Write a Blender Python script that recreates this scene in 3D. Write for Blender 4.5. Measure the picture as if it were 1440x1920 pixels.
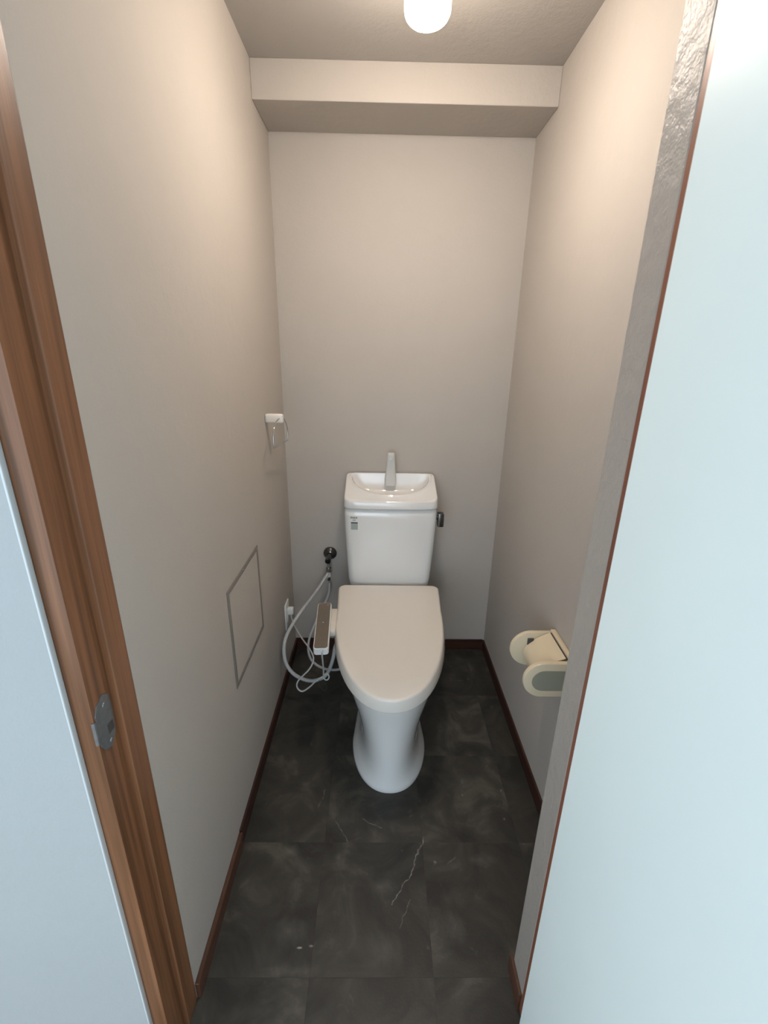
import bpy, bmesh, math, random
from mathutils import Vector, Matrix

# ------------------------------------------------------------------ clear
for _o in list(bpy.data.objects):
    bpy.data.objects.remove(_o, do_unlink=True)
sc = bpy.context.scene
COL = sc.collection
random.seed(7)
PI = math.pi

# ------------------------------------------------------------------ camera
cam_d = bpy.data.cameras.new('camera')
cam = bpy.data.objects.new('camera', cam_d)
COL.objects.link(cam)
Rv = (0.99982232, -0.00892767, 0.01660196)
Uv = (-0.01273053, 0.32973614, 0.94398729)
Fv = (0.01390187, 0.94403092, -0.3295639)
cam.matrix_world = Matrix(((Rv[0], Uv[0], -Fv[0], 0.0),
                           (Rv[1], Uv[1], -Fv[1], 0.0),
                           (Rv[2], Uv[2], -Fv[2], 1.365),
                           (0, 0, 0, 1)))
cam_d.sensor_fit = 'VERTICAL'
cam_d.sensor_height = 36.0
cam_d.sensor_width = 27.0
cam_d.lens = 852.79 / 1920 * 36.0
cam_d.clip_start = 0.02
cam_d.dof.use_dof = True
cam_d.dof.focus_distance = 1.55
cam_d.dof.aperture_fstop = 9.0
sc.camera = cam

# ------------------------------------------------------------------ world, lights, exposure
world = bpy.data.worlds.new('world')
sc.world = world
world.use_nodes = True
wbg = world.node_tree.nodes['Background']
wbg.inputs['Color'].default_value = (0.73, 0.87, 1.0, 1)
wbg.inputs['Strength'].default_value = 2.0

day = bpy.data.lights.new('hall_daylight', 'AREA')       # the window of the hall behind the photographer
day.shape = 'RECTANGLE'
day.size = 1.3
day.size_y = 1.5
day.energy = 15.0
day.color = (0.70, 0.87, 1.0)
day_o = bpy.data.objects.new('hall_daylight', day)
COL.objects.link(day_o)
day_o.location = (-0.55, -1.75, 1.15)
day_o.rotation_euler = (math.radians(90), 0, math.radians(-14))

LAMP_STRENGTH = 100.0
LAMP_COLOR = (1.0, 0.86, 0.73)

sc.view_settings.view_transform = 'Standard'
sc.view_settings.look = 'None'
sc.view_settings.gamma = 1.0
sc.view_settings.use_curve_mapping = False
sc.view_settings.exposure = 0.0

# ------------------------------------------------------------------ room measures (metres)
XL, XR = -0.389, 0.526
YB = 1.888            # back wall
YS = 1.679            # face of the boxed beam
ZS, ZC = 2.069, 2.167  # underside of the beam, ceiling
YD0, YD1 = 0.514, 0.604   # door frame depth
XN = 0.327            # reveal of the short wall right of the doorway
YN0, YN1 = 0.583, 0.648

# ------------------------------------------------------------------ material helpers
def new_mat(name):
    m = bpy.data.materials.new(name)
    m.use_nodes = True
    nt = m.node_tree
    b = nt.nodes['Principled BSDF']
    return m, nt, b

def simple(name, col, rough=0.5, metal=0.0, coat=0.0, spec=None, noise=0.0, bump=0.0, scale=60.0):
    m, nt, b = new_mat(name)
    b.inputs['Base Color'].default_value = (*col, 1)
    b.inputs['Roughness'].default_value = rough
    b.inputs['Metallic'].default_value = metal
    if spec is not None:
        b.inputs['Specular IOR Level'].default_value = spec
    if coat:
        b.inputs['Coat Weight'].default_value = coat
        b.inputs['Coat Roughness'].default_value = 0.06
    if noise or bump:
        tc = nt.nodes.new('ShaderNodeNewGeometry')
        n = nt.nodes.new('ShaderNodeTexNoise')
        n.inputs['Scale'].default_value = scale
        n.inputs['Detail'].default_value = 4
        nt.links.new(tc.outputs['Position'], n.inputs['Vector'])
        if noise:
            mx = nt.nodes.new('ShaderNodeMix'); mx.data_type = 'RGBA'
            mx.inputs[6].default_value = (*[c * (1 - noise) for c in col], 1)
            mx.inputs[7].default_value = (*[min(1, c * (1 + noise)) for c in col], 1)
            nt.links.new(n.outputs['Fac'], mx.inputs[0])
            nt.links.new(mx.outputs[2], b.inputs['Base Color'])
        if bump:
            bp = nt.nodes.new('ShaderNodeBump')
            bp.inputs['Strength'].default_value = 1.0
            bp.inputs['Distance'].default_value = bump
            nt.links.new(n.outputs['Fac'], bp.inputs['Height'])
            nt.links.new(bp.outputs['Normal'], b.inputs['Normal'])
    return m

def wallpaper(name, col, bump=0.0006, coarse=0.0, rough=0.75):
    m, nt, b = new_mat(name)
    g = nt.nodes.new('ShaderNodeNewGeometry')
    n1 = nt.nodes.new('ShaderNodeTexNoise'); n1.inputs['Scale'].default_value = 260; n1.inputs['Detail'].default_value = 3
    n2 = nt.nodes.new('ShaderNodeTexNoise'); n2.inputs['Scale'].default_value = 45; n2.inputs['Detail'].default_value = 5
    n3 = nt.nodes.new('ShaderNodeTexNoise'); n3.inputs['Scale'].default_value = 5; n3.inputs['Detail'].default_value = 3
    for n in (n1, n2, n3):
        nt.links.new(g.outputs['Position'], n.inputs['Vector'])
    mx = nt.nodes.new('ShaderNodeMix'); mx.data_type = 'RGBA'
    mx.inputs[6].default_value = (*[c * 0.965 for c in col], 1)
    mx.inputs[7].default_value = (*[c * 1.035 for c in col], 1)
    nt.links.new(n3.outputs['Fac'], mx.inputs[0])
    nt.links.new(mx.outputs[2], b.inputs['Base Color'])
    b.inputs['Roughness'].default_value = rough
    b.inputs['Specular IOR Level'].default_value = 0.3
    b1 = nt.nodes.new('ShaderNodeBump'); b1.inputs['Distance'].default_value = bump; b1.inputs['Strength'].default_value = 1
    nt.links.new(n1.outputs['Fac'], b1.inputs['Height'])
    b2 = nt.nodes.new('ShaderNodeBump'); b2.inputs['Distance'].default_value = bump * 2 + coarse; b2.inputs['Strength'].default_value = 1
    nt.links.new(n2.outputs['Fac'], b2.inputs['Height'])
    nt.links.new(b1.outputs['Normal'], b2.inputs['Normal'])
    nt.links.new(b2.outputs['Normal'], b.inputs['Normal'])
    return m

def wood(name, c_dark, c_light, axis='Z', rough=0.38, fine=70.0):
    m, nt, b = new_mat(name)
    g = nt.nodes.new('ShaderNodeNewGeometry')
    mp = nt.nodes.new('ShaderNodeMapping')
    s = [fine, fine, fine]
    s['XYZ'.index(axis)] = 1.6
    mp.inputs['Scale'].default_value = s
    nt.links.new(g.outputs['Position'], mp.inputs['Vector'])
    n = nt.nodes.new('ShaderNodeTexNoise'); n.inputs['Scale'].default_value = 1.0; n.inputs['Detail'].default_value = 6
    n.inputs['Distortion'].default_value = 0.4
    nt.links.new(mp.outputs['Vector'], n.inputs['Vector'])
    mp2 = nt.nodes.new('ShaderNodeMapping')
    s2 = [260, 260, 260]; s2['XYZ'.index(axis)] = 5
    mp2.inputs['Scale'].default_value = s2
    nt.links.new(g.outputs['Position'], mp2.inputs['Vector'])
    n2 = nt.nodes.new('ShaderNodeTexNoise'); n2.inputs['Scale'].default_value = 1.0; n2.inputs['Detail'].default_value = 3
    nt.links.new(mp2.outputs['Vector'], n2.inputs['Vector'])
    mm = nt.nodes.new('ShaderNodeMath'); mm.operation = 'MULTIPLY_ADD'
    mm.inputs[1].default_value = 0.3
    nt.links.new(n2.outputs['Fac'], mm.inputs[0]); nt.links.new(n.outputs['Fac'], mm.inputs[2])
    r = nt.nodes.new('ShaderNodeValToRGB')
    r.color_ramp.elements[0].position = 0.42; r.color_ramp.elements[0].color = (*c_dark, 1)
    r.color_ramp.elements[1].position = 0.78; r.color_ramp.elements[1].color = (*c_light, 1)
    nt.links.new(mm.outputs[0], r.inputs['Fac'])
    nt.links.new(r.outputs['Color'], b.inputs['Base Color'])
    b.inputs['Roughness'].default_value = rough
    bp = nt.nodes.new('ShaderNodeBump'); bp.inputs['Distance'].default_value = 0.0003
    nt.links.new(n2.outputs['Fac'], bp.inputs['Height']); nt.links.new(bp.outputs['Normal'], b.inputs['Normal'])
    return m

# the printed stone of the vinyl tiles, in floor metres
VEINS = [  # polylines (x, y), half width in metres, strength
    ([(0.152, 0.962), (0.128, 0.918), (0.112, 0.872), (0.100, 0.850), (0.086, 0.842), (0.066, 0.806), (0.050, 0.787)], 0.0011, 0.75),
    ([(0.100, 0.800), (0.086, 0.770), (0.066, 0.735)], 0.0008, 0.30),
    ([(-0.118, 1.010), (-0.100, 0.985), (-0.076, 0.950)], 0.0010, 0.45),
    ([(-0.034, 1.018), (-0.010, 1.004), (0.024, 0.990)], 0.0010, 0.40),
    ([(-0.160, 1.120), (-0.172, 1.078), (-0.176, 1.060)], 0.0009, 0.40),
    ([(0.214, 0.885), (0.232, 0.905)], 0.0014, 0.30),
]
SMUDGES = [(0.200, 0.735, 0.030, 0.030, 0.30), (-0.204, 0.729, 0.036, 0.024, 0.30), (-0.190, 0.650, 0.055, 0.010, 0.35), (0.313, 0.898, 0.034, 0.014, 0.40), (0.030, 0.830, 0.030, 0.016, 0.30),
           (-0.240, 0.925, 0.020, 0.014, 0.35), (-0.110, 1.01, 0.028, 0.022, 0.25), (0.02, 0.69, 0.05, 0.03, 0.2), (0.30, 1.15, 0.03, 0.04, 0.22), (0.40, 1.24, 0.02, 0.03, 0.25)]
FLECKS = [(-0.176, 0.693, 0.007, 0.0030, 0.8), (-0.148, 0.700, 0.006, 0.0022, 0.45),
          (0.176, 0.890, 0.005, 0.004, 0.35), (0.345, 0.660, 0.003, 0.010, 0.3),
          (0.405, 1.02, 0.004, 0.006, 0.25), (0.290, 1.10, 0.004, 0.004, 0.3), (0.420, 1.120, 0.005, 0.004, 0.25)]

def tile_mat():
    m, nt, b = new_mat('slate_vinyl')
    L = nt.links.new
    N = nt.nodes.new
    g = N('ShaderNodeNewGeometry')
    def math_(op, a, bb=None, cc=None, clamp=False):
        n = N('ShaderNodeMath'); n.operation = op; n.use_clamp = clamp
        for i, v in enumerate((a, bb, cc)):
            if v is None: continue
            if isinstance(v, (int, float)): n.inputs[i].default_value = v
            else: L(v, n.inputs[i])
        return n.outputs[0]
    def vmath(op, a, bb=None, scale=None, out=0):
        n = N('ShaderNodeVectorMath'); n.operation = op
        for i, v in enumerate((a, bb)):
            if v is None: continue
            if isinstance(v, (tuple, list)): n.inputs[i].default_value = v
            else: L(v, n.inputs[i])
        if scale is not None:
            if isinstance(scale, (int, float)): n.inputs['Scale'].default_value = scale
            else: L(scale, n.inputs['Scale'])
        return n.outputs[out]
    # each tile shifts the cloud pattern
    sn = N('ShaderNodeVectorMath'); sn.operation = 'ADD'
    L(g.outputs['Position'], sn.inputs[0]); sn.inputs[1].default_value = (0.432 + 2.88, -0.639 + 3.08, 0)
    dv = N('ShaderNodeVectorMath'); dv.operation = 'DIVIDE'; L(sn.outputs[0], dv.inputs[0]); dv.inputs[1].default_value = (0.288, 0.308, 1)
    fl = N('ShaderNodeVectorMath'); fl.operation = 'FLOOR'; L(dv.outputs[0], fl.inputs[0])
    wn = N('ShaderNodeTexWhiteNoise'); wn.noise_dimensions = '2D'; L(fl.outputs[0], wn.inputs['Vector'])
    off = vmath('SCALE', wn.outputs['Color'], scale=9.0)
    pos = vmath('ADD', g.outputs['Position'], off)
    n1 = N('ShaderNodeTexNoise'); n1.inputs['Scale'].default_value = 7; n1.inputs['Detail'].default_value = 6; n1.inputs['Roughness'].default_value = 0.6
    n1.inputs['Distortion'].default_value = 0.8
    L(pos, n1.inputs['Vector'])
    r1 = N('ShaderNodeValToRGB')
    e = r1.color_ramp.elements
    e[0].position = 0.36; e[0].color = (0.026, 0.0245, 0.0215, 1)
    e[1].position = 0.74; e[1].color = (0.115, 0.103, 0.083, 1)
    k = e.new(0.55); k.color = (0.050, 0.046, 0.0385, 1)
    L(n1.outputs['Fac'], r1.inputs['Fac'])
    # pale smudges
    n2 = N('ShaderNodeTexNoise'); n2.inputs['Scale'].default_value = 15; n2.inputs['Detail'].default_value = 7; n2.inputs['Roughness'].default_value = 0.62
    n2.inputs['Distortion'].default_value = 1.3
    L(pos, n2.inputs['Vector'])
    r2 = N('ShaderNodeMapRange'); r2.inputs['From Min'].default_value = 0.63; r2.inputs['From Max'].default_value = 0.80
    L(n2.outputs['Fac'], r2.inputs['Value'])
    mx = N('ShaderNodeMix'); mx.data_type = 'RGBA'
    L(math_('MULTIPLY', r2.outputs['Result'], 0.55), mx.inputs[0]); L(r1.outputs['Color'], mx.inputs[6]); mx.inputs[7].default_value = (0.17, 0.163, 0.145, 1)
    col = mx.outputs[2]
    # hand placed veins, slightly wandering
    nw = N('ShaderNodeTexNoise'); nw.inputs['Scale'].default_value = 38; nw.inputs['Detail'].default_value = 4
    L(g.outputs['Position'], nw.inputs['Vector'])
    wob = vmath('SCALE', vmath('SUBTRACT', nw.outputs['Color'], (0.5, 0.5, 0.5)), scale=0.022)
    p = vmath('MULTIPLY', vmath('ADD', g.outputs['Position'], wob), (1, 1, 0))
    nb = N('ShaderNodeTexNoise'); nb.inputs['Scale'].default_value = 70; nb.inputs['Detail'].default_value = 3
    L(g.outputs['Position'], nb.inputs['Vector'])
    brk = N('ShaderNodeMapRange'); brk.inputs['From Min'].default_value = 0.38; brk.inputs['From Max'].default_value = 0.62; brk.inputs['To Min'].default_value = 0.25
    L(nb.outputs['Fac'], brk.inputs['Value'])
    acc = None
    for pts, w, st in VEINS:
        dmin = None
        for (ax, ay), (bx, by) in zip(pts[:-1], pts[1:]):
            ba = (bx - ax, by - ay, 0); q = ba[0] ** 2 + ba[1] ** 2
            pa = vmath('SUBTRACT', p, (ax, ay, 0))
            h = math_('DIVIDE', vmath('DOT_PRODUCT', pa, ba, out=1), q, clamp=True)
            sc_ = N('ShaderNodeVectorMath'); sc_.operation = 'SCALE'; sc_.inputs[0].default_value = ba; L(h, sc_.inputs['Scale'])
            d = vmath('LENGTH', vmath('SUBTRACT', pa, sc_.outputs[0]), out=1)
            dmin = d if dmin is None else math_('MINIMUM', dmin, d)
        mr = N('ShaderNodeMapRange'); mr.inputs['From Min'].default_value = w * 0.5; mr.inputs['From Max'].default_value = w * 2.0
        mr.inputs['To Min'].default_value = st; mr.inputs['To Max'].default_value = 0.0
        L(dmin, mr.inputs['Value'])
        acc = mr.outputs['Result'] if acc is None else math_('MAXIMUM', acc, mr.outputs['Result'])
    acc = math_('MULTIPLY', acc, brk.outputs['Result'])
    for x, y, a, c, st in SMUDGES:
        d = vmath('LENGTH', vmath('DIVIDE', vmath('SUBTRACT', p, (x, y, 0)), (a, c, 1)), out=1)
        mr = N('ShaderNodeMapRange'); mr.inputs['From Min'].default_value = 0.1; mr.inputs['From Max'].default_value = 1.4
        mr.inputs['To Min'].default_value = st; mr.inputs['To Max'].default_value = 0.0
        L(d, mr.inputs['Value'])
        acc = math_('MAXIMUM', acc, math_('MULTIPLY', mr.outputs['Result'], math_('POWER', n2.outputs['Fac'], 1.6)))
    for x, y, a, c, st in FLECKS:
        d = vmath('LENGTH', vmath('DIVIDE', vmath('SUBTRACT', p, (x, y, 0)), (a, c, 1)), out=1)
        mr = N('ShaderNodeMapRange'); mr.inputs['From Min'].default_value = 0.5; mr.inputs['From Max'].default_value = 1.2
        mr.inputs['To Min'].default_value = st; mr.inputs['To Max'].default_value = 0.0
        L(d, mr.inputs['Value'])
        acc = math_('MAXIMUM', acc, mr.outputs['Result'])
    mv = N('ShaderNodeMix'); mv.data_type = 'RGBA'
    L(acc, mv.inputs[0]); L(col, mv.inputs[6]); mv.inputs[7].default_value = (0.42, 0.39, 0.34, 1)
    L(mv.outputs[2], b.inputs['Base Color'])
    b.inputs['Roughness'].default_value = 0.42
    b.inputs['Specular IOR Level'].default_value = 0.35
    nbp = N('ShaderNodeTexNoise'); nbp.inputs['Scale'].default_value = 180; L(g.outputs['Position'], nbp.inputs['Vector'])
    bp = N('ShaderNodeBump'); bp.inputs['Distance'].default_value = 0.0004; L(nbp.outputs['Fac'], bp.inputs['Height'])
    L(bp.outputs['Normal'], b.inputs['Normal'])
    return m

def lamp_mat():
    m, nt, b = new_mat('lit_opal_glass')
    b.inputs['Base Color'].default_value = (0.9, 0.88, 0.85, 1)
    b.inputs['Roughness'].default_value = 0.3
    b.inputs['Emission Color'].default_value = (*LAMP_COLOR, 1)
    b.inputs['Emission Strength'].default_value = LAMP_STRENGTH
    # an LED lamp throws most of its light out of its rounded end
    g = nt.nodes.new('ShaderNodeNewGeometry'); sx = nt.nodes.new('ShaderNodeSeparateXYZ')
    nt.links.new(g.outputs['Normal'], sx.inputs[0])
    mr = nt.nodes.new('ShaderNodeMapRange'); mr.inputs['From Min'].default_value = 0.0; mr.inputs['From Max'].default_value = -1.0
    mr.inputs['To Min'].default_value = 0.74 * LAMP_STRENGTH; mr.inputs['To Max'].default_value = 2.75 * LAMP_STRENGTH
    nt.links.new(sx.outputs['Z'], mr.inputs['Value']); nt.links.new(mr.outputs['Result'], b.inputs['Emission Strength'])
    return m

def braid_mat():
    m, nt, b = new_mat('grey_braid')
    g = nt.nodes.new('ShaderNodeNewGeometry')
    v = nt.nodes.new('ShaderNodeTexVoronoi'); v.inputs['Scale'].default_value = 420
    nt.links.new(g.outputs['Position'], v.inputs['Vector'])
    r = nt.nodes.new('ShaderNodeValToRGB')
    r.color_ramp.elements[0].color = (0.60, 0.60, 0.59, 1); r.color_ramp.elements[1].color = (0.40, 0.40, 0.40, 1)
    nt.links.new(v.outputs['Distance'], r.inputs['Fac']); nt.links.new(r.outputs['Color'], b.inputs['Base Color'])
    b.inputs['Roughness'].default_value = 0.4
    return m

def label_mat():
    m, nt, b = new_mat('printed_sticker')
    tc = nt.nodes.new('ShaderNodeTexCoord')
    w = nt.nodes.new('ShaderNodeTexWave'); w.wave_type = 'BANDS'; w.bands_direction = 'Z'
    w.inputs['Scale'].default_value = 2.2; w.inputs['Distortion'].default_value = 0.0
    nt.links.new(tc.outputs['Generated'], w.inputs['Vector'])
    r = nt.nodes.new('ShaderNodeValToRGB')
    r.color_ramp.elements[0].color = (0.22, 0.27, 0.24, 1); r.color_ramp.elements[1].color = (0.48, 0.52, 0.49, 1)
    nt.links.new(w.outputs['Fac'], r.inputs['Fac']); nt.links.new(r.outputs['Color'], b.inputs['Base Color'])
    b.inputs['Roughness'].default_value = 0.35
    return m

M = dict(
    wall=wallpaper('greige_wallpaper', (0.475, 0.437, 0.395)),
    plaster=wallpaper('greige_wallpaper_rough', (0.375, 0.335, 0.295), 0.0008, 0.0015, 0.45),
    ceil=wallpaper('greige_ceiling_paper', (0.41, 0.385, 0.355)),
    hall=wallpaper('white_hall_wallpaper', (0.40, 0.42, 0.42)),
    bead=simple('lit_corner_bead', (0.62, 0.66, 0.67), 0.35),  # paler than the hall paper: light caught by the edge, put into its colour
    jamb=wood('brown_stained_jamb', (0.108, 0.046, 0.020), (0.255, 0.110, 0.049)),
    skirt=wood('red_brown_skirting_y', (0.022, 0.008, 0.005), (0.060, 0.020, 0.011), 'Y', 0.4),
    skirt_light=wood('worn_brown_skirting', (0.05, 0.021, 0.012), (0.115, 0.047, 0.026), 'Y', 0.45),
    skirt_x=wood('red_brown_skirting_x', (0.022, 0.008, 0.005), (0.060, 0.020, 0.011), 'X', 0.4),
    door=simple('white_painted_door', (0.79, 0.87, 0.84), 0.38, noise=0.02, scale=8),
    dooredge=wood('brown_door_edge', (0.16, 0.055, 0.03), (0.30, 0.11, 0.06)),
    tile=tile_mat(),
    sub=simple('floor_bed', (0.008, 0.008, 0.008), 1.0, spec=0.0),
    hallfloor=wood('hall_floorboards', (0.20, 0.12, 0.07), (0.36, 0.24, 0.14), 'Y', 0.4, 12),
    ceramic=simple('white_ceramic', (0.80, 0.79, 0.77), 0.06, spec=0.55, coat=0.5),
    plastic=simple('off_white_plastic', (0.80, 0.75, 0.68), 0.08, spec=0.5),
    plastic_w=simple('white_plastic', (0.80, 0.80, 0.78), 0.28),
    panel=simple('bronze_silver_panel', (0.20, 0.165, 0.13), 0.32, metal=0.35, noise=0.06, scale=300),
    mark=simple('panel_print', (0.75, 0.73, 0.68), 0.4),
    chrome=simple('chrome', (0.62, 0.62, 0.62), 0.12, metal=1.0),
    dchrome=simple('dull_dark_chrome', (0.15, 0.15, 0.15), 0.22, metal=1.0),
    brace=simple('alu_frame', (0.23, 0.21, 0.185), 0.45, metal=0.1),
    alu_dark=simple('shadow_gap', (0.08, 0.075, 0.07), 0.8),
    ivory=simple('ivory_plastic', (0.74, 0.63, 0.45), 0.32),
    ivory_grey=simple('grey_green_inset', (0.29, 0.29, 0.225), 0.45),
    rubber=simple('dark_plastic', (0.06, 0.055, 0.05), 0.5),
    spout=simple('pale_grey_spout', (0.60, 0.60, 0.57), 0.22),
    braid=braid_mat(),
    cord=simple('grey_white_cord', (0.60, 0.59, 0.57), 0.45),
    earth=simple('dark_green_wire', (0.04, 0.06, 0.04), 0.5),
    steel=simple('worn_steel', (0.27, 0.28, 0.29), 0.42, metal=0.8, noise=0.25, scale=120),
    ink=simple('grey_ink', (0.10, 0.10, 0.10), 0.5),
    ink_dark=simple('black_ink', (0.03, 0.03, 0.035), 0.5),
    sticker=label_mat(),
    lamp=lamp_mat(),
)

# ------------------------------------------------------------------ mesh helpers
def link(name, bm, mat, parent=None, smooth=False, angle=40):
    bmesh.ops.recalc_face_normals(bm, faces=bm.faces)
    me = bpy.data.meshes.new(name)
    bm.to_mesh(me); bm.free()
    me.materials.append(mat)
    if smooth:
        for p in me.polygons: p.use_smooth = True
        try: me.set_sharp_from_angle(angle=math.radians(angle))
        except Exception: pass
    o = bpy.data.objects.new(name, me)
    COL.objects.link(o)
    if parent: set_parent(o, parent)
    return o

def set_parent(o, p):
    o.parent = p
    w = Matrix.Identity(4)
    q = p
    while q is not None:
        w = Matrix.Translation(q.location) @ w if q.parent is None else w
        q = q.parent
    o.matrix_parent_inverse = Matrix.Identity(4)
    # meshes are written in world metres; take the root's location off again
    root = p
    while root.parent: root = root.parent
    off = root.location
    if o.type == 'MESH' and p.parent is None and (off.x or off.y or off.z):
        o.data.transform(Matrix.Translation(-off))
    elif o.type == 'MESH' and (off.x or off.y or off.z):
        o.data.transform(Matrix.Translation(-off))

def thing(name, label, cat, loc, group=None):
    o = bpy.data.objects.new(name, None)
    o.empty_display_size = 0.05
    COL.objects.link(o)
    o.location = loc
    tag(o, label, cat, group)
    return o

def tag(o, label=None, cat=None, group=None, kind=None):
    if label: o['label'] = label
    if cat: o['category'] = cat
    if group: o['group'] = group
    if kind: o['kind'] = kind
    return o

def struct(name, bm, mat, label, cat, smooth=False):
    o = link(name, bm, mat, None, smooth)
    tag(o, label, cat, kind='structure')
    return o

def box(bm, x0, x1, y0, y1, z0, z1, bev=0.0, seg=2):
    r = bmesh.ops.create_cube(bm, size=1.0)
    vs = r['verts']
    for v in vs:
        v.co = Vector(((x0 + x1) / 2 + v.co.x * (x1 - x0), (y0 + y1) / 2 + v.co.y * (y1 - y0), (z0 + z1) / 2 + v.co.z * (z1 - z0)))
    if bev:
        es = list({e for v in vs for e in v.link_edges})
        bmesh.ops.bevel(bm, geom=es, offset=bev, segments=seg, profile=0.5, affect='EDGES')
    return bm

def newbox(*a, **k):
    return box(bmesh.new(), *a, **k)

def loft(rings, cap0=True, cap1=True, closed=True):
    bm = bmesh.new()
    vr = [[bm.verts.new(p) for p in r] for r in rings]
    n = len(rings[0])
    for a, b in zip(vr[:-1], vr[1:]):
        for i in range(n if closed else n - 1):
            j = (i + 1) % n
            bm.faces.new((a[i], a[j], b[j], b[i]))
    if cap0: bm.faces.new(list(reversed(vr[0])))
    if cap1: bm.faces.new(vr[-1])
    return bm

def catmull(pts, sub=8):
    pts = [Vector(p) for p in pts]
    out = []
    for i in range(len(pts) - 1):
        p0 = pts[max(i - 1, 0)]; p1 = pts[i]; p2 = pts[i + 1]; p3 = pts[min(i + 2, len(pts) - 1)]
        for k in range(sub):
            t = k / sub
            out.append(0.5 * ((2 * p1) + (p2 - p0) * t + (2 * p0 - 5 * p1 + 4 * p2 - p3) * t * t + (3 * p1 - p0 - 3 * p2 + p3) * t ** 3))
    out.append(pts[-1])
    return out

def tube(pts, r, n=10, bm=None):
    own = bm is None
    bm = bm or bmesh.new()
    pts = [Vector(p) for p in pts]
    rad = r if isinstance(r, (list, tuple)) else [r] * len(pts)
    nrm = None; rings = []
    for i, p in enumerate(pts):
        t = (pts[min(i + 1, len(pts) - 1)] - pts[max(i - 1, 0)]).normalized()
        if nrm is None:
            nrm = t.orthogonal().normalized()
        nrm = (nrm - t * nrm.dot(t)).normalized()
        b = t.cross(nrm)
        rings.append([bm.verts.new(p + (nrm * math.cos(2 * PI * k / n) + b * math.sin(2 * PI * k / n)) * rad[i]) for k in range(n)])
    for a, c in zip(rings[:-1], rings[1:]):
        for k in range(n):
            bm.faces.new((a[k], a[(k + 1) % n], c[(k + 1) % n], c[k]))
    bm.faces.new(list(reversed(rings[0]))); bm.faces.new(rings[-1])
    return bm

def cyl(bm, p0, p1, r0, r1=None, n=20):
    return tube([p0, p1], [r0, r1 if r1 is not None else r0], n, bm)

# ------------------------------------------------------------------ the room
TH = 0.10
floor = struct('floor', newbox(XL - TH, XR + TH, 0.44, YB + TH, -0.06, -0.0011), M['sub'], 'dark slate-look vinyl tile floor of the toilet room', 'floor')
TX0, TY0, TW, TL = -0.432, 0.331, 0.288, 0.308
for i in range(4):
    for j in range(6):
        x0 = max(TX0 + i * TW, XL); x1 = min(TX0 + (i + 1) * TW, XR)
        y0 = max(TY0 + j * TL, 0.44); y1 = min(TY0 + (j + 1) * TL, YB)
        if x1 - x0 < 0.01 or y1 - y0 < 0.01: continue
        g = 0.00025
        dz = random.uniform(-0.00025, 0.00025)
        link('tile', newbox(x0 + g, x1 - g, y0 + g, y1 - g, -0.0010, dz - 0.0002), M['tile'], floor)

struct('wall_left', newbox(XL - TH, XL, YD1, YB, 0, ZC), M['wall'], 'long greige papered wall left of the toilet', 'wall')
struct('wall_back', newbox(XL - TH, XR + TH, YB, YB + TH, 0, ZC), M['wall'], 'greige papered wall behind the cistern', 'wall')
struct('wall_right', newbox(XR, XR + TH, YN1 - 0.02, YB, 0, ZC), M['wall'], 'greige papered wall behind the paper holder', 'wall')
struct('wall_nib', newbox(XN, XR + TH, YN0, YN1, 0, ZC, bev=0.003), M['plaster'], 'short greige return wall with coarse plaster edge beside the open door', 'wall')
struct('ceiling', newbox(XL - TH, XR + TH, YN0, YB + TH, ZC, ZC + 0.08), M['ceil'], 'greige papered ceiling with the lit lamp', 'ceiling')
struct('wall_beam', newbox(XL, XR, YS, YB, ZS, ZC, bev=0.002), M['wall'], 'boxed greige beam across the top of the back wall', 'beam')
# hall side of the doorway
struct('wall_front_left', newbox(-1.5, -0.4265, 0.505, 0.604, 0, 2.35), M['hall'], 'pale hall wall left of the door frame', 'wall')
link('corner_bead', newbox(-0.4280, -0.4250, 0.5040, 0.5135, 0, 2.3, bev=0.0012, seg=3), M['bead'], bpy.data.objects['wall_front_left'], smooth=True)
struct('wall_front_right', newbox(0.372, 1.5, 0.505, YN0, 0, 2.35), M['hall'], 'pale hall wall behind the open door', 'wall')
struct('wall_front_top', newbox(-0.4265, 0.372, 0.505, YN0, 1.99, 2.35), M['hall'], 'pale wall above the doorway', 'wall')
struct('floor_hall', newbox(-1.5, 1.5, -2.0, 0.44, -0.06, -0.001), M['hallfloor'], 'wooden hall floor in front of the doorway', 'floor')
struct('ceiling_hall', newbox(-1.5, 1.5, -2.0, 0.505, 2.35, 2.42), M['hall'], 'pale hall ceiling', 'ceiling')

# door frame : rebated post with a proud stop
def frame_post(xi, sgn):
    """xi = face of the stop, sgn = direction into the wall"""
    a = xi; r = xi + sgn * 0.010; o = xi + sgn * 0.041
    prof = [(r, YD0), (r, 0.5615), (a + sgn * 0.0015, 0.5615), (a, 0.563), (a, 0.6035 if sgn < 0 else YN0 - 0.0005), (o, 0.6035 if sgn < 0 else YN0 - 0.0005), (o, YD0)]
    return [(x, y) for x, y in prof]
def prism(prof, z0, z1):
    return loft([[(x, y, z0) for x, y in prof], [(x, y, z1) for x, y in prof]])
post_l = struct('trim_1', prism(frame_post(XL, -1), 0, 1.99), M['jamb'], 'brown stained door post with a steel strike plate, left edge of the photo', 'door frame')
post_r = struct('trim_2', prism(frame_post(XN, 1), 0, 1.99), M['dooredge'], 'thin brown door post beside the open door', 'door frame')
struct('trim_3', newbox(XL, XN, YD0, YN0, 1.95, 1.99), M['jamb'], 'brown head of the door frame', 'door frame')

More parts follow.
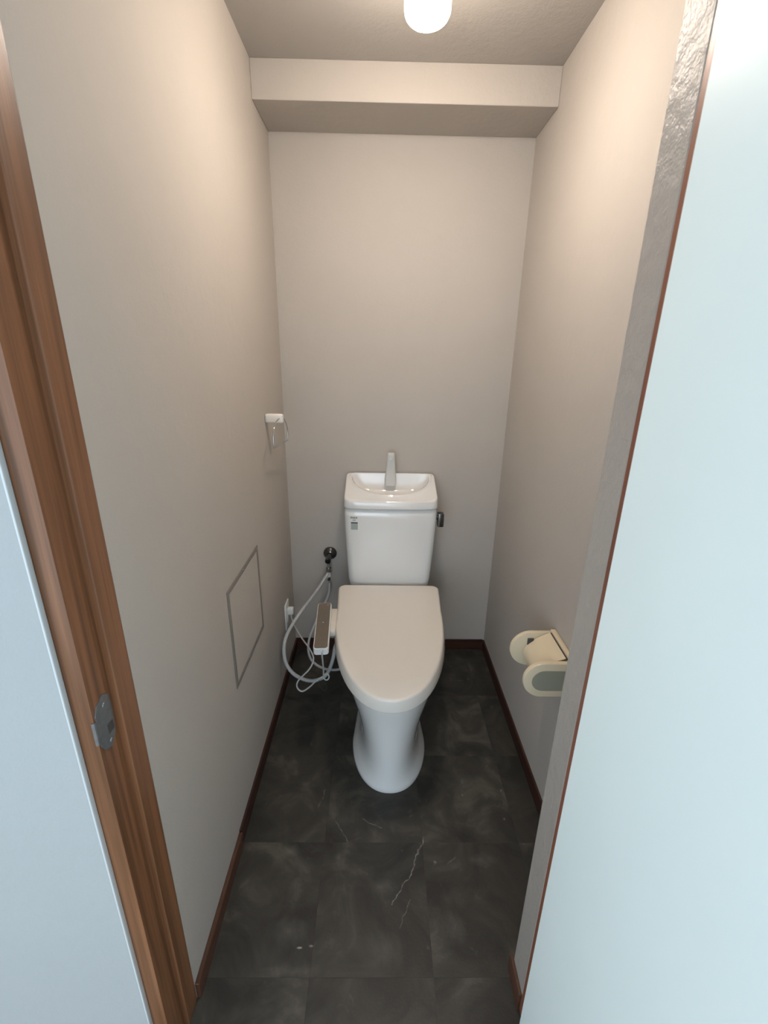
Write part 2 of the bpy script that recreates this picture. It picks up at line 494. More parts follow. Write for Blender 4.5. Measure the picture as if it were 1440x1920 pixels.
# strike plate on the left post
sx = XL - 0.010
prof = [(0.5175, 0.868), (0.525, 0.882), (0.541, 0.889), (0.5545, 0.880), (0.5555, 0.842), (0.552, 0.812), (0.538, 0.797), (0.523, 0.803), (0.5165, 0.818)]
bm = loft([[(sx + 0.0001, y, z) for y, z in prof], [(sx + 0.0016, y, z) for y, z in prof]])
sp = link('strike_plate', bm, M['steel'], post_l)
tag(sp, 'worn grey steel strike plate with a dark latch hole')
lip = [(0.5185, 0.866), (0.5185, 0.812)]
bm = bmesh.new()
sec = [(0.5190, 0.0016), (0.5160, 0.0022), (0.5130, 0.0006), (0.5118, -0.0030), (0.5125, -0.0034), (0.5138, -0.0002), (0.5162, 0.0012), (0.519, 0.0006)]
r0 = [(sx + d, y, 0.862) for y, d in sec]; r1 = [(sx + d, y, 0.842) for y, d in sec]; r2 = [(sx + d, y, 0.822) for y, d in sec]
link('lip', loft([r0, r1, r2]), M['steel'], sp, smooth=True)
link('latch_hole', newbox(sx + 0.0017, sx + 0.0021, 0.537, 0.550, 0.820, 0.836, bev=0.0001, seg=1), M['rubber'], sp)
for z in (0.872, 0.807):
    bm = bmesh.new(); cyl(bm, (sx + 0.0016, 0.539, z), (sx + 0.0027, 0.539, z), 0.0038, 0.003, 12)
    link('screw', bm, M['steel'], sp, smooth=True)

# the open door
door = struct('door_1', newbox(0.2955, 0.3300, -0.170, 0.5185, 0.008, 1.945, bev=0.0015), M['door'], 'white painted door standing open at the right', 'door')
for z in (0.25, 1.70):
    bm = bmesh.new(); cyl(bm, (0.3335, 0.5105, z - 0.045), (0.3335, 0.5105, z + 0.045), 0.0032, n=10)
    link('hinge', bm, M['steel'], door, smooth=True)
bm = bmesh.new(); cyl(bm, (0.2955, -0.11, 0.95), (0.262, -0.11, 0.95), 0.010); 
box(bm, 0.252, 0.266, -0.12, -0.01, 0.94, 0.96, bev=0.004)
link('handle', bm, M['chrome'], door, smooth=True)

# skirting boards
BH = 0.055
def skirting(name, b, mat, label):
    return struct(name, b, mat, label, 'skirting board')
skirting('baseboard_back', newbox(XL + 0.007, XR - 0.007, YB - 0.007, YB, 0, BH, bev=0.001, seg=1), M['skirt_x'], 'dark red-brown skirting board behind the toilet')
skirting('baseboard_left', newbox(XL, XL + 0.007, 0.942, YB, 0, BH, bev=0.001, seg=1), M['skirt'], 'dark red-brown skirting board along the left wall')
skirting('baseboard_left_front', newbox(XL, XL + 0.010, YD1, 0.941, 0, 0.050, bev=0.0015, seg=1), M['skirt_light'], 'lighter brown front length of skirting on the left wall by the door frame')
skirting('baseboard_right', newbox(XR - 0.007, XR, YN1, YB - 0.007, 0, BH, bev=0.001, seg=1), M['skirt'], 'dark red-brown skirting board along the right wall')
skirting('baseboard_nib', newbox(XN - 0.007, XN, YN0, YN1 + 0.007, 0, BH, bev=0.001, seg=1), M['skirt_light'], 'short brown skirting piece on the return wall beside the door')

# ------------------------------------------------------------------ ceiling lamp
LX, LY = 0.089, 1.215
lamp = thing('ceiling_lamp', 'lit white cylindrical lamp with a rounded end hanging from the ceiling', 'lamp', (LX, LY, ZC))
def lathe(prof, cx, cy, n=40):
    bm = bmesh.new(); rings = []
    for r, z in prof:
        rings.append([bm.verts.new((cx + r * math.cos(2 * PI * k / n), cy + r * math.sin(2 * PI * k / n), z)) for k in range(n)])
    for a, c in zip(rings[:-1], rings[1:]):
        for k in range(n): bm.faces.new((a[k], a[(k + 1) % n], c[(k + 1) % n], c[k]))
    bm.faces.new(list(reversed(rings[0]))); bm.faces.new(rings[-1])
    return bm
prof = [(0.0475, 2.098), (0.0475, 2.030)] + [(0.0475 * math.cos(a) ** 0.55 if a < 1.55 else 0.002, 2.030 - 0.024 * math.sin(a)) for a in [PI / 2 * k / 9 for k in range(1, 10)]]
link('diffuser', lathe(prof, LX, LY), M['lamp'], lamp, smooth=True)
link('housing', lathe([(0.030, 2.166), (0.050, 2.160), (0.052, 2.150), (0.052, 2.102), (0.050, 2.099)], LX, LY), M['plastic_w'], lamp, smooth=True)

# ------------------------------------------------------------------ toilet
TXC = 0.051
toilet = thing('toilet', 'white toilet with closed lid, cistern with hand basin top and side control panel', 'toilet', (TXC, 1.5, 0.0))

def dshape(hw, yf, ym, yr, hr=None, rc=0.03, p=2.15, nf=36, ns=5, nc=6):
    """front-rounded outline, counter-clockwise from above; hr = half width at the rear"""
    hr = hw if hr is None else hr
    pts = []
    for k in range(nf + 1):                       # left side over the front to the right
        a = PI - PI * k / nf
        c, s = math.cos(a), math.sin(a)
        pts.append((hw * math.copysign(abs(c) ** (2 / p), c), ym - (ym - yf) * abs(s) ** (2 / p)))
    for k in range(1, ns + 1):
        t = k / (ns + 1); pts.append((hw + (hr - hw) * t, ym + (yr - rc - ym) * t))
    for k in range(nc + 1):
        a = PI / 2 * k / nc; pts.append((hr - rc + rc * math.cos(a), yr - rc + rc * math.sin(a)))
    for k in range(nc + 1):
        a = PI / 2 + PI / 2 * k / nc; pts.append((-hr + rc + rc * math.cos(a), yr - rc + rc * math.sin(a)))
    for k in range(ns, 0, -1):
        t = k / (ns + 1); pts.append((-(hw + (hr - hw) * t), ym + (yr - rc - ym) * t))
    return pts

# bowl and foot
R = []
for z, hw, yf, ym, yr, hr in [
    (0.000, 0.130, 1.106, 1.320, 1.80, 0.095), (0.012, 0.132, 1.104, 1.320, 1.80, 0.095), (0.020, 0.129, 1.106, 1.320, 1.80, 0.094),
    (0.034, 0.117, 1.1085, 1.325, 1.80, 0.092), (0.060, 0.106, 1.1105, 1.330, 1.80, 0.090), (0.100, 0.101, 1.111, 1.330, 1.80, 0.090), (0.160, 0.105, 1.109, 1.330, 1.81, 0.096),
    (0.220, 0.117, 1.104, 1.335, 1.83, 0.108), (0.270, 0.133, 1.098, 1.345, 1.85, 0.125), (0.310, 0.148, 1.090, 1.36, 1.86, 0.148),
    (0.345, 0.160, 1.081, 1.38, 1.868, 0.16), (0.366, 0.166, 1.076, 1.39, 1.87, 0.165), (0.374, 0.168, 1.075, 1.39, 1.87, 0.165), (0.379, 0.165, 1.078, 1.39, 1.868, 0.163)]:
    R.append([(TXC + x, y, z) for x, y in dshape(hw, yf, ym, yr, hr)])
link('bowl', loft(R), M['ceramic'], toilet, smooth=True, angle=70)

def lidz(y, off): return 0.425 + 0.065 * (y - 1.05) + off
def lidring(off, dside, dfront, hw=0.193, yf=1.054, ym=1.50, yr=1.668, hr=0.201, rc=0.024):
    return [(TXC - 0.002 + x, y, lidz(y, off)) for x, y in dshape(hw + dside, yf - dfront, ym, yr + min(dside, 0), hr + dside, rc)]
# seat under the lid
link('seat', loft([lidring(-0.060, -0.012, -0.014), lidring(-0.058, -0.008, -0.010), lidring(-0.048, -0.008, -0.010)]), M['plastic'], toilet, smooth=True)
rings = [lidring(-0.0475, 0.004, 0.001), lidring(-0.0445, 0.0085, 0.004), lidring(-0.040, 0.0095, 0.0045), lidring(-0.020, 0.0055, 0.003), lidring(-0.008, 0.0026, 0.0018), lidring(-0.003, 0.0004, 0.0004),
         lidring(-0.0006, -0.003, -0.003), lidring(0.0002, -0.007, -0.007)]
for s, h in ((0.75, 0.0012), (0.45, 0.0020), (0.15, 0.0024)):
    base = lidring(0.0, -0.007, -0.007)
    cx, cy = TXC, 1.37
    rings.append([(cx + (x - cx) * s, cy + (y - cy) * s, lidz(cy + (y - cy) * s, h)) for x, y, z in base])
link('seat_lid', loft(rings), M['plastic'], toilet, smooth=True, angle=60)
# rear housing of the seat, under the hinge side of the lid
link('hinge_cover', newbox(TXC - 0.175, TXC + 0.175, 1.60, 1.682, 0.380, 0.452, bev=0.012, seg=3), M['plastic'], toilet, smooth=True)

# control panel at the left
P0 = Vector((-0.1825, 1.2695, 0.4405)); P1 = Vector((-0.1945, 1.5055, 0.4750))
ey = (P1 - P0).normalized(); ex = Vector((1, 0, 0)); ex = (ex - ey * ex.dot(ey)).normalized(); ez = ex.cross(ey)
LEN = (P1 - P0).length
mat_p = Matrix(((ex.x, ey.x, ez.x, P0.x), (ex.y, ey.y, ez.y, P0.y), (ex.z, ey.z, ez.z, P0.z), (0, 0, 0, 1)))
def plate(hw, l0, l1, z0, z1, rc, topbev=0.0):
    def ring(i, z):
        pts = []
        a, b, c = hw - i, l0 + i, l1 - i
        r = max(rc - i, 0.001)
        for (cx, cy, s) in ((a - r, c - r, 0), (-a + r, c - r, 1), (-a + r, b + r, 2), (a - r, b + r, 3)):
            for k in range(5):
                t = PI / 2 * s + PI / 2 * k / 4
                pts.append((cx + r * math.cos(t), cy + r * math.sin(t), z))
        return pts
    rs = [ring(0, z0), ring(0, z1 - topbev)]
    if topbev: rs.append(ring(topbev, z1))
    bm = loft(rs)
    bm.transform(mat_p)
    return bm
pan = link('control_panel', plate(0.0255, 0.0, LEN, -0.026, 0.0, 0.011, 0.0018), M['plastic_w'], toilet, smooth=True)
link('face_plate', plate(0.0222, 0.0035, LEN - 0.0035, -0.001, 0.0010, 0.0085), M['panel'], pan)
def disc(u, v, r, h0=0.001, h1=0.0022, n=16):
    bm = bmesh.new(); cyl(bm, (u, v, h0), (u, v, h1), r, r * 0.9, n); bm.transform(mat_p); return bm
link('indicator', disc(0.0005, 0.128, 0.0019), M['mark'], pan)
link('button', disc(0.0035, 0.092, 0.0085, h1=0.0019), M['panel'], pan, smooth=True)
link('button', disc(0.0030, 0.048, 0.0085, h1=0.0019), M['panel'], pan, smooth=True)
link('button', disc(0.0010, 0.162, 0.0085, h1=0.0019), M['panel'], pan, smooth=True)
link('indicator', disc(0.0130, LEN - 0.016, 0.0013), M['mark'], pan)
link('panel_bracket', newbox(-0.176, -0.1440, 1.375, 1.525, 0.414, 0.440, bev=0.006, seg=3), M['plastic'], toilet, smooth=True)

# cistern
def rrect(hw, y0, y1, rc, bulge=0.0, nc=6, ns=10):
    """counter-clockwise rounded rectangle, front (y0) bowed out by bulge"""
    pts = []
    for k in range(nc + 1):
        a = PI + PI / 2 * k / nc; pts.append((-hw + rc + rc * math.cos(a), y0 + rc + rc * math.sin(a)))
    for k in range(1, ns):
        pts.append((-hw + rc + (2 * hw - 2 * rc) * k / ns, y0))
    for k in range(nc + 1):
        a = 1.5 * PI + PI / 2 * k / nc; pts.append((hw - rc + rc * math.cos(a), y0 + rc + rc * math.sin(a)))
    for k in range(nc + 1):
        a = PI / 2 * k / nc; pts.append((hw - rc * .6 + rc * .6 * math.cos(a), y1 - rc * .6 + rc * .6 * math.sin(a)))
    for k in range(1, ns):
        pts.append((hw - rc * .6 - (2 * hw - 1.2 * rc) * k / ns, y1))
    for k in range(nc + 1):
        a = PI / 2 + PI / 2 * k / nc; pts.append((-hw + rc * .6 + rc * .6 * math.cos(a), y1 - rc * .6 + rc * .6 * math.sin(a)))
    return [(x, y - bulge * max(0, 1 - (x / hw) ** 2) * max(0, (y1 - y) / (y1 - y0))) for x, y in pts]
TC = 0.052
R = []
for z, hw, y0, rc, bu in [(0.385, 0.150, 1.715, 0.03, 0.004), (0.395, 0.160, 1.706, 0.032, 0.006), (0.470, 0.172, 1.700, 0.032, 0.008), (0.60, 0.180, 1.697, 0.030, 0.009),
                      (0.70, 0.184, 1.695, 0.028, 0.009), (0.745, 0.1853, 1.694, 0.027, 0.009), (0.758, 0.1853, 1.6945, 0.027, 0.009), (0.768, 0.1848, 1.6960, 0.027, 0.009), (0.776, 0.1835, 1.6988, 0.026, 0.009), (0.781, 0.181, 1.7025, 0.025, 0.009), (0.784, 0.176, 1.708, 0.022, 0.009)]:
    R.append([(TC + x, y, z) for x, y in rrect(hw, y0, 1.878, rc, bu)])
tank = link('cistern', loft(R), M['ceramic'], toilet, smooth=True, angle=60)

# hand basin lid
def tl_plane(y): return 0.8215 + (y - 1.69) * (0.884 - 0.8215) / 0.178
NB = 96
CXB, CYB = TC, 1.812
def polar_hit(poly, ang):
    d = Vector((math.cos(ang), math.sin(ang)))
    best = None
    for i in range(len(poly)):
        a = Vector(poly[i]); e = Vector(poly[(i + 1) % len(poly)]) - a
        den = d.x * e.y - d.y * e.x
        if abs(den) < 1e-12: continue
        t = (a.x * e.y - a.y * e.x) / den
        u = (a.x * d.y - a.y * d.x) / den
        if t > 0 and -1e-9 <= u <= 1 + 1e-9: best = t if best is None else max(best, t)
    return best
def outline(hw, y0, y1, rc, bu):
    return [(x, y - CYB) for x, y in rrect(hw, y0, y1, rc, bu)]
lip_poly = []
for k in range(49):
    a = PI + PI * k / 48
    lip_poly.append((0.166 * math.copysign(abs(math.cos(a)) ** 0.92, math.cos(a)), 0.046 + 0.140 * math.copysign(abs(math.sin(a)) ** 0.92, math.sin(a))))
lip_poly += [(0.160, 0.052), (0.10, 0.053), (0, 0.053), (-0.10, 0.053), (-0.160, 0.052)]
angs = [2 * PI * k / NB for k in range(NB)]
def ring_out(hw, y0, y1, rc, bu, zf):
    pl = outline(hw, y0, y1, rc, bu)
    r = []
    for a in angs:
        t = polar_hit(pl, a); x, y = t * math.cos(a), t * math.sin(a) + CYB
        r.append((CXB + x, y, zf(y)))
    return r
def ring_lip(s, depth):
    r = []
    for a in angs:
        t = polar_hit(lip_poly, a) * s; x, y = t * math.cos(a), t * math.sin(a) + CYB
        r.append((CXB + x, y, tl_plane(y) - depth))
    return r
def ring_bowl(s, depth):
    r = []
    for a in angs:
        t = polar_hit(lip_poly, a) * s; x, y = t * math.cos(a), t * math.sin(a) + CYB - 0.004 * (1 - s)
        r.append((CXB + x, y, 0.800 + (tl_plane(y) - 0.800) * (1 - depth)))
    return r
rings = [ring_out(0.182, 1.694, 1.876, 0.026, 0.009, lambda y: 0.7865),
         ring_out(0.1865, 1.690, 1.879, 0.028, 0.010, lambda y: 0.789),
         ring_out(0.1868, 1.690, 1.879, 0.028, 0.010, lambda y: 0.800),
         ring_out(0.1855, 1.691, 1.879, 0.028, 0.010, lambda y: tl_plane(y) - 0.007),
         ring_out(0.1838, 1.6925, 1.8775, 0.027, 0.010, lambda y: tl_plane(y) - 0.0022),
         ring_out(0.180, 1.696, 1.8745, 0.024, 0.010, lambda y: tl_plane(y) - 0.0003),
         ring_out(0.176, 1.700, 1.872, 0.022, 0.010, lambda y: tl_plane(y)),
         ring_lip(1.065, 0.0), ring_lip(1.045, -0.0010), ring_lip(1.022, -0.0036), ring_lip(1.005, -0.0048), ring_lip(0.990, -0.0038), ring_lip(0.976, -0.0005), ring_lip(0.965, 0.003),
         ring_bowl(0.94, 0.22), ring_bowl(0.85, 0.48), ring_bowl(0.70, 0.72), ring_bowl(0.50, 0.88), ring_bowl(0.25, 0.96), ring_bowl(0.06, 0.97)]
basin = link('hand_basin', loft(rings), M['ceramic'], toilet, smooth=True, angle=50)

# spout
def slab(cx, cy, cz, hw, th, tilt):
    pts = []
    r = th * 0.8
    ca, sa = math.cos(tilt), math.sin(tilt)
    for (sx_, sy_, q) in ((1, 1, 0), (-1, 1, 1), (-1, -1, 2), (1, -1, 3)):
        for k in range(4):
            a = PI / 2 * q + PI / 2 * k / 3
            x = sx_ * (hw - r) + r * math.cos(a); y = sy_ * (th - r) + r * math.sin(a)
            pts.append((cx + x, cy + y * ca, cz + y * sa))
    return pts
SX = 0.0515
rings = [slab(SX, 1.842, 0.842, 0.0245, 0.012, 0), slab(SX, 1.842, 0.868, 0.0240, 0.0115, 0), slab(SX, 1.841, 0.900, 0.0205, 0.0105, 0.05), slab(SX + .001, 1.838, 0.940, 0.0172, 0.0095, 0.1),
         slab(SX + .0012, 1.834, 0.966, 0.0158, 0.009, 0.15), slab(SX + .0012, 1.832, 0.976, 0.0152, 0.0085, 0.2), slab(SX + .0012, 1.832, 0.9795, 0.0130, 0.007, 0.2)]
fau = link('spout', loft(rings), M['spout'], basin, smooth=True, angle=50)
bm = bmesh.new(); cyl(bm, (SX, 1.826, 0.957), (SX, 1.8215, 0.9555), 0.0052, 0.0045, 16)
link('spout_nozzle', bm, M['plastic_w'], basin, smooth=True)

# flush lever
bm = bmesh.new(); cyl(bm, (0.232, 1.742, 0.738), (0.247, 1.742, 0.738), 0.010)
box(bm, 0.2440, 0.2690, 1.726, 1.760, 0.699, 0.756, bev=0.004, seg=3)
link('flush_lever', bm, M['dchrome'], toilet, smooth=True)

# marks on the cistern
def tank_front(x, z):
    pts = [(0.60, 1.697, 0.180), (0.70, 1.695, 0.184), (0.766, 1.694, 0.1855)]
    y0 = 1.697 + (1.694 - 1.697) * (z - 0.6) / 0.166
    return y0 - 0.009 * max(0, 1 - ((x - TC) / 0.184) ** 2)
def text(body, x, z, size, mat, name, parent):
    cu = bpy.data.curves.new(name, 'FONT'); cu.body = body; cu.size = size; cu.align_x = 'CENTER'
    cu.offset = size * 0.02
    to = bpy.data.objects.new(name, cu); COL.objects.link(to)
    dg = bpy.context.evaluated_depsgraph_get(); dg.update()
    me = bpy.data.meshes.new_from_object(to.evaluated_get(dg))
    bpy.data.objects.remove(to, do_unlink=True)
    bm = bmesh.new(); bm.from_mesh(me); bpy.data.meshes.remove(me)
    for v in bm.verts:
        px, pz = x + v.co.x, z + v.co.y
        v.co = Vector((px, tank_front(px, pz) - 0.0010, pz))
    ext = bmesh.ops.extrude_face_region(bm, geom=list(bm.faces))
    for g in ext['geom']:
        if isinstance(g, bmesh.types.BMVert): g.co.y += 0.0003
    return link(name, bm, mat, parent)
text('INAX', -0.0935, 0.7455, 0.0115, M['ink'], 'lettering', tank)
text('LIXIL', -0.0930, 0.7370, 0.0062, M['ink'], 'lettering', tank)
def patch(x0, x1, z0, z1, d, mat, name):
    n = 6
    r = [[(x0 + (x1 - x0) * k / n, tank_front(x0 + (x1 - x0) * k / n, z) - o, z) for k in range(n + 1)] for z, o in ((z0, d), (z1, d))]
    bm = bmesh.new()
    fr = [[bm.verts.new(p) for p in row] for row in r]
    bk = [[bm.verts.new((p[0], p[1] + d * 0.8, p[2])) for p in row] for row in r]
    for g in (fr, bk):
        for k in range(n): bm.faces.new((g[0][k], g[0][k + 1], g[1][k + 1], g[1][k]))
    for k in range(n):
        bm.faces.new((fr[0][k], fr[0][k + 1], bk[0][k + 1], bk[0][k])); bm.faces.new((fr[1][k], fr[1][k + 1], bk[1][k + 1], bk[1][k]))
    for e in (0, n): bm.faces.new((fr[0][e], fr[1][e], bk[1][e], bk[0][e]))
    return link(name, bm, mat, tank)
tag(patch(-0.1055, -0.0785, 0.6985, 0.7255, 0.0012, M['sticker'], 'sticker'), 'small grey-green printed sticker')
patch(-0.1055, -0.0785, 0.7255, 0.7300, 0.0012, M['ink_dark'], 'sticker_heading')

# ------------------------------------------------------------------ stop valve and hoses
val = thing('stop_valve', 'dark chrome water stop valve on the back wall left of the cistern', 'valve', (-0.213, YB, 0.505))
n = 28
def disc_y(cx, cz, prof, n=28):
    rings = [[(cx + r * math.cos(2 * PI * k / n), y, cz + r * math.sin(2 * PI * k / n)) for k in range(n)] for r, y in prof]
    return loft(rings)
link('escutcheon', disc_y(-0.213, 0.506, [(0.0305, YB - 0.0005), (0.0305, YB - 0.004), (0.027, YB - 0.010), (0.016, YB - 0.016), (0.012, YB - 0.020)]), M['dchrome'], val, smooth=True)
bm = bmesh.new()
cyl(bm, (-0.213, YB - 0.015, 0.506), (-0.217, YB - 0.058, 0.497), 0.011, 0.012)
cyl(bm, (-0.217, YB - 0.058, 0.497), (-0.2175, YB - 0.068, 0.494), 0.0135, 0.012)
link('valve_body', bm, M['dchrome'], val, smooth=True)
bm = bmesh.new(); cyl(bm, (-0.2165, YB - 0.048, 0.492), (-0.2165, YB - 0.048, 0.442), 0.0070)
link('outlet_pipe', bm, M['chrome'], val, smooth=True)
bm = bmesh.new(); cyl(bm, (-0.2165, YB - 0.048, 0.455), (-0.2165, YB - 0.048, 0.437), 0.0125, 0.0125, 6)
link('nut', bm, M['chrome'], val)
bm = bmesh.new(); cyl(bm, (-0.2165, YB - 0.048, 0.439), (-0.2165, YB - 0.048, 0.412), 0.0095)
cyl(bm, (-0.2165, YB - 0.048, 0.426), (-0.226, YB - 0.064, 0.414), 0.0085)
link('tee_fitting', bm, M['plastic_w'], val, smooth=True)
bm = bmesh.new(); cyl(bm, (-0.2165, YB - 0.048, 0.413), (-0.2155, YB - 0.049, 0.393), 0.0065)
link('coupling', bm, M['dchrome'], val, smooth=True)

def hose(name, pts, r, label, mat, cat='hose', sub=8):
    loc = Vector(pts[0])
    o = link(name, tube([p - loc for p in catmull(pts, sub)], r, 10), mat, None, smooth=True)
    o.location = loc
    tag(o, label, cat)
    return o
hose('water_hose', [(-0.2181, 1.823, 0.4343), (-0.2369, 1.8, 0.4109), (-0.2598, 1.77, 0.3821), (-0.2932, 1.72, 0.35), (-0.3215, 1.67, 0.3262), (-0.3434, 1.63, 0.3043), (-0.36, 1.595, 0.2814), (-0.3694, 1.565, 0.2564), (-0.3698, 1.545, 0.22), (-0.3595, 1.53, 0.1776), (-0.3318, 1.52, 0.1392), (-0.2891, 1.515, 0.1149), (-0.2465, 1.51, 0.1142), (-0.2064, 1.505, 0.1369), (-0.185, 1.5, 0.1746), (-0.1691, 1.5, 0.2253), (-0.1598, 1.5, 0.2775), (-0.1467, 1.5, 0.3143)], 0.0072, 'thick grey braided hose looping from the valve past the left wall', M['braid'])
hose('water_hose', [(-0.2145, 1.838, 0.3776), (-0.215, 1.838, 0.3559), (-0.2177, 1.835, 0.3302), (-0.2302, 1.82, 0.2974), (-0.2542, 1.79, 0.26), (-0.2772, 1.76, 0.2069), (-0.2949, 1.74, 0.1673), (-0.3017, 1.72, 0.1281), (-0.2954, 1.7, 0.0921), (-0.2711, 1.68, 0.0666), (-0.2265, 1.66, 0.0544), (-0.1745, 1.64, 0.0637), (-0.1357, 1.62, 0.091)], 0.0054, 'thinner grey hose passing behind the control panel', M['braid'])

# ------------------------------------------------------------------ socket and cord
YO = 1.714
out = thing('wall_socket', 'white wall socket low on the left wall near the corner', 'socket', (XL, YO, 0.295))
link('cover_plate', newbox(XL + 0.0002, XL + 0.0065, YO - 0.034, YO + 0.034, 0.233, 0.352, bev=0.002, seg=2), M['plastic_w'], out, smooth=True)
link('socket_insert', newbox(XL + 0.0060, XL + 0.0085, YO - 0.013, YO + 0.013, 0.262, 0.322, bev=0.0008, seg=1), M['plastic_w'], out)

cord = thing('power_cord', 'thin pale power cord with white plug hanging below the wall socket', 'cord', (XL + 0.03, YO, 0.30))
bm = newbox(XL + 0.0086, XL + 0.032, YO - 0.012, YO + 0.012, 0.296, 0.326, bev=0.004, seg=3)
link('plug', bm, M['plastic_w'], cord, smooth=True)
link('cord', tube(catmull([(-0.3675, 1.714, 0.3056), (-0.3641, 1.7, 0.2853), (-0.345, 1.67, 0.26), (-0.3036, 1.59, 0.2584), (-0.2567, 1.49, 0.2801), (-0.2384, 1.46, 0.263), (-0.2433, 1.45, 0.2382), (-0.2577, 1.445, 0.215), (-0.2781, 1.44, 0.1942), (-0.2965, 1.44, 0.1716), (-0.3037, 1.44, 0.149), (-0.2974, 1.44, 0.1289), (-0.2812, 1.44, 0.1214), (-0.2546, 1.44, 0.1419), (-0.2335, 1.435, 0.1689), (-0.2147, 1.43, 0.1896), (-0.1993, 1.43, 0.2005)], 6), 0.0029, 8), M['cord'], cord, smooth=True)
link('cord', tube(catmull([(-0.198, 1.428, 0.2022), (-0.1919, 1.39, 0.264), (-0.1855, 1.33, 0.3452), (-0.179, 1.275, 0.4108), (-0.1774, 1.262, 0.4351)], 6), 0.0029, 8), M['cord'], cord, smooth=True)
link('cord_loop', tube([(-0.1765, 1.425, 0.2024), (-0.178, 1.425, 0.195), (-0.1818, 1.425, 0.1895), (-0.1869, 1.425, 0.1875), (-0.192, 1.425, 0.1894), (-0.1955, 1.425, 0.1948), (-0.1967, 1.425, 0.2022), (-0.1951, 1.425, 0.2096), (-0.1913, 1.425, 0.215), (-0.1862, 1.425, 0.217), (-0.1812, 1.425, 0.2151), (-0.1777, 1.425, 0.2097), (-0.1765, 1.425, 0.2024)], 0.0027, 8), M['cord'], cord, smooth=True)
tag(link('earth_wire', tube(catmull([(-0.2152, 1.432, 0.1815), (-0.2163, 1.44, 0.1498), (-0.2065, 1.44, 0.1322), (-0.1944, 1.44, 0.1222), (-0.1882, 1.435, 0.1417), (-0.1896, 1.428, 0.1776)], 5), 0.0011, 6), M['earth'], cord, smooth=True), 'thin dark earth wire')

# ------------------------------------------------------------------ towel ring
tw = thing('towel_ring', 'off-white towel holder with a chrome ring on the left wall', 'towel ring', (XL, 1.58, 1.150))
bm = newbox(XL + 0.0002, XL + 0.062, 1.570, 1.590, 1.133, 1.164, bev=0.006, seg=3)
link('bracket', bm, M['plastic'], tw, smooth=True)
RX = XL + 0.051
pts = []
for s, z in [(0.0, 1.1490), (-0.020, 1.1475), (-0.045, 1.1405), (-0.066, 1.1240), (-0.0775, 1.1020), (-0.0790, 1.0800), (-0.0785, 1.0680), (-0.0765, 1.0625), (-0.072, 1.0610), (-0.035, 1.0610), (0.0, 1.0610)]:
    pts.append((s, z))
pts = pts + [(-s, z) for s, z in pts[::-1][1:]]
link('ring', tube(catmull([(RX + s * 0.108, 1.575 + s, z) for s, z in pts], 5), 0.0023, 10), M['chrome'], tw, smooth=True)

# ------------------------------------------------------------------ access hatch
hat = thing('access_hatch', 'square inspection hatch framed in dull metal, papered like the left wall', 'hatch', (XL, 1.20, 0.625))
hy0, hy1, hz0, hz1 = 1.044, 1.353, 0.469, 0.774
fw = 0.013
for (a, b, c, d) in ((hy0, hy1, hz0, hz0 + fw), (hy0, hy1, hz1 - fw, hz1), (hy0, hy0 + fw, hz0 + fw, hz1 - fw), (hy1 - fw, hy1, hz0 + fw, hz1 - fw)):
    link('frame_bar', newbox(XL + 0.0001, XL + 0.003, a, b, c, d, bev=0.0008, seg=1), M['brace'], hat)
link('shadow_gap', newbox(XL + 0.0001, XL + 0.0006, hy0 + fw, hy1 - fw, hz0 + fw, hz1 - fw), M['alu_dark'], hat)
link('hatch_panel', newbox(XL + 0.0006, XL + 0.0022, hy0 + fw + 0.0025, hy1 - fw - 0.0025, hz0 + fw + 0.0025, hz1 - fw - 0.0025, bev=0.0005, seg=1), M['wall'], hat)
bm = bmesh.new(); cyl(bm, (XL + 0.0025, 1.19, hz1 - 0.0065), (XL + 0.0042, 1.19, hz1 - 0.0065), 0.0035, 0.003, 12)
link('glint_stud', bm, M['chrome'], hat, smooth=True)  # chrome stud added to stand for a glint on the top bar

# ------------------------------------------------------------------ paper holder
ph = thing('paper_holder', 'ivory plastic toilet paper holder with rounded side plates on the right wall', 'paper holder', (XR, 1.07, 0.55))
ZP = 0.549
def stadium(x_tip, zc, hh, n=20):
    pts = [(XR - 0.004, zc - hh), (XR - 0.004, zc + hh)]
    for k in range(n + 1):
        a = PI / 2 + PI * k / n
        pts.append((x_tip + hh + hh * math.cos(a), zc + hh * math.sin(a)))
    return pts
def inset_pts(x_tip, zc, hh, i, n=20):
    pts = [(XR - 0.004 - i, zc - hh + i), (XR - 0.004 - i, zc + hh - i)]
    for k in range(n + 1):
        a = PI / 2 + PI * k / n
        pts.append((x_tip + hh + (hh - i) * math.cos(a), zc + (hh - i) * math.sin(a)))
    return pts
def side_plate(y0, y1, xt, hh, name):
    b = 0.004
    rs = [(y0, b), (y0 + b * 0.3, b * 0.3), (y0 + b, 0), (y1 - b, 0), (y1 - b * 0.3, b * 0.3), (y1, b)]
    return link(name, loft([[(x, y, z) for x, z in inset_pts(xt, ZP, hh, i)] for y, i in rs]), M['ivory'], ph, smooth=True, angle=30)
side_plate(1.128, 1.142, 0.396, 0.057, 'side_plate')
near = side_plate(0.990, 1.006, 0.3935, 0.0535, 'side_plate')
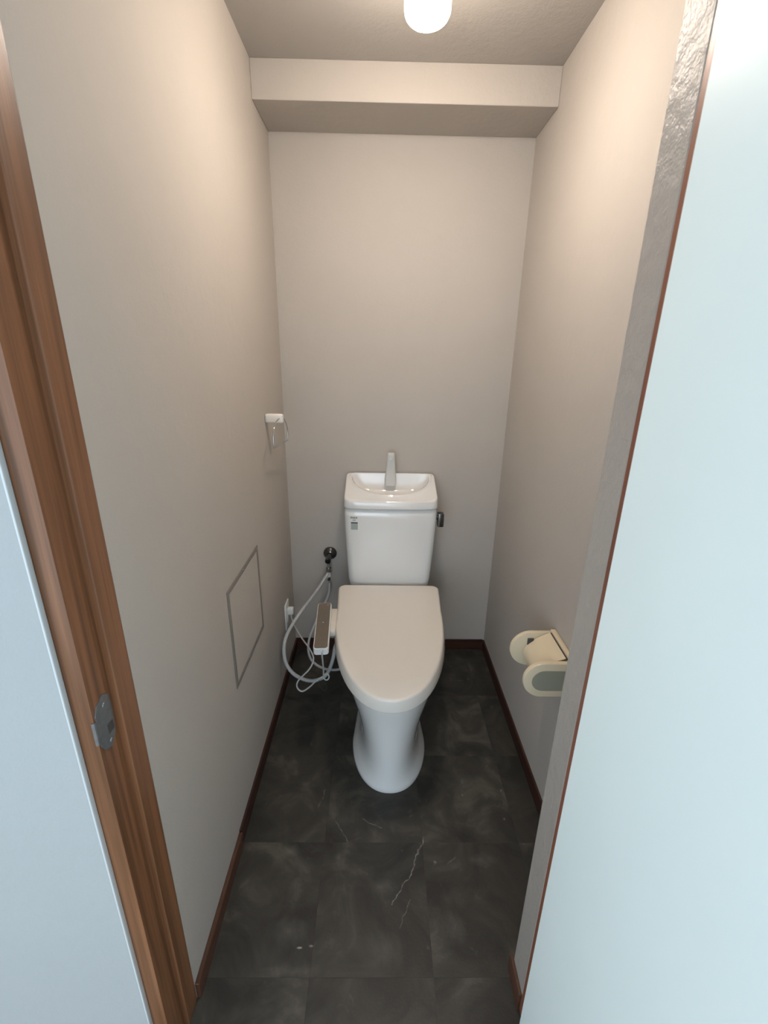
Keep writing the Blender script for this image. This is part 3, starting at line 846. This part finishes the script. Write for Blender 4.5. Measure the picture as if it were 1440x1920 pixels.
link('side_inset', loft([[(x, y, z) for x, z in inset_pts(0.3935, ZP, 0.0535, i)] for y, i in ((0.9885, 0.0225), (0.9885 + 0.0005, 0.022), (0.9899, 0.022))]), M['ivory_grey'], near, smooth=True, angle=30)
link('back_plate', newbox(XR - 0.0155, XR - 0.0003, 0.990, 1.142, ZP - 0.052, ZP + 0.0615, bev=0.003, seg=2), M['ivory'], ph, smooth=True)
# curved cover between the side plates, hinged at the wall
cov = [(XR - 0.0205, ZP + 0.0565), (XR - 0.036, ZP + 0.0495), (XR - 0.053, ZP + 0.040), (XR - 0.072, ZP + 0.026), (XR - 0.085, ZP + 0.011), (XR - 0.0895, ZP - 0.008), (XR - 0.084, ZP - 0.030), (XR - 0.069, ZP - 0.049)]
cov = [(p.x, p.z) for p in catmull([(x, 0, z) for x, z in cov], 4)]
th = 0.003
inner = []
for i, (x, z) in enumerate(cov):
    a = cov[max(i - 1, 0)]; c = cov[min(i + 1, len(cov) - 1)]
    t = Vector((c[0] - a[0], c[1] - a[1])).normalized()
    inner.append((x - t.y * th, z + t.x * th) if False else (x + (-t.y) * -th, z + t.x * -th))
sec = cov + inner[::-1]
secs = [[(x, y, z) for x, z in sec] for y in (1.0085, 1.1255)]
bm = bmesh.new()
vr = [[bm.verts.new(p) for p in r] for r in secs]
m_ = len(sec); h_ = len(cov)
for i in range(m_):
    j = (i + 1) % m_
    bm.faces.new((vr[0][i], vr[0][j], vr[1][j], vr[1][i]))
for r in vr:
    for i in range(h_ - 1):
        bm.faces.new((r[i], r[i + 1], r[m_ - 2 - i], r[m_ - 1 - i]))
link('cover_flap', bm, M['ivory'], ph, smooth=True, angle=35)
bm = bmesh.new(); cyl(bm, (XR - 0.0178, 1.007, ZP + 0.0560), (XR - 0.0178, 1.127, ZP + 0.0560), 0.0021, n=10)
link('slot_shade', bm, M['rubber'], ph, smooth=True)  # dark rod laid in the slot behind the cover to give its shade
link('roll_clip', newbox(0.442, 0.460, 1.122, 1.1279, 0.545, 0.588, bev=0.002, seg=2), M['rubber'], ph)
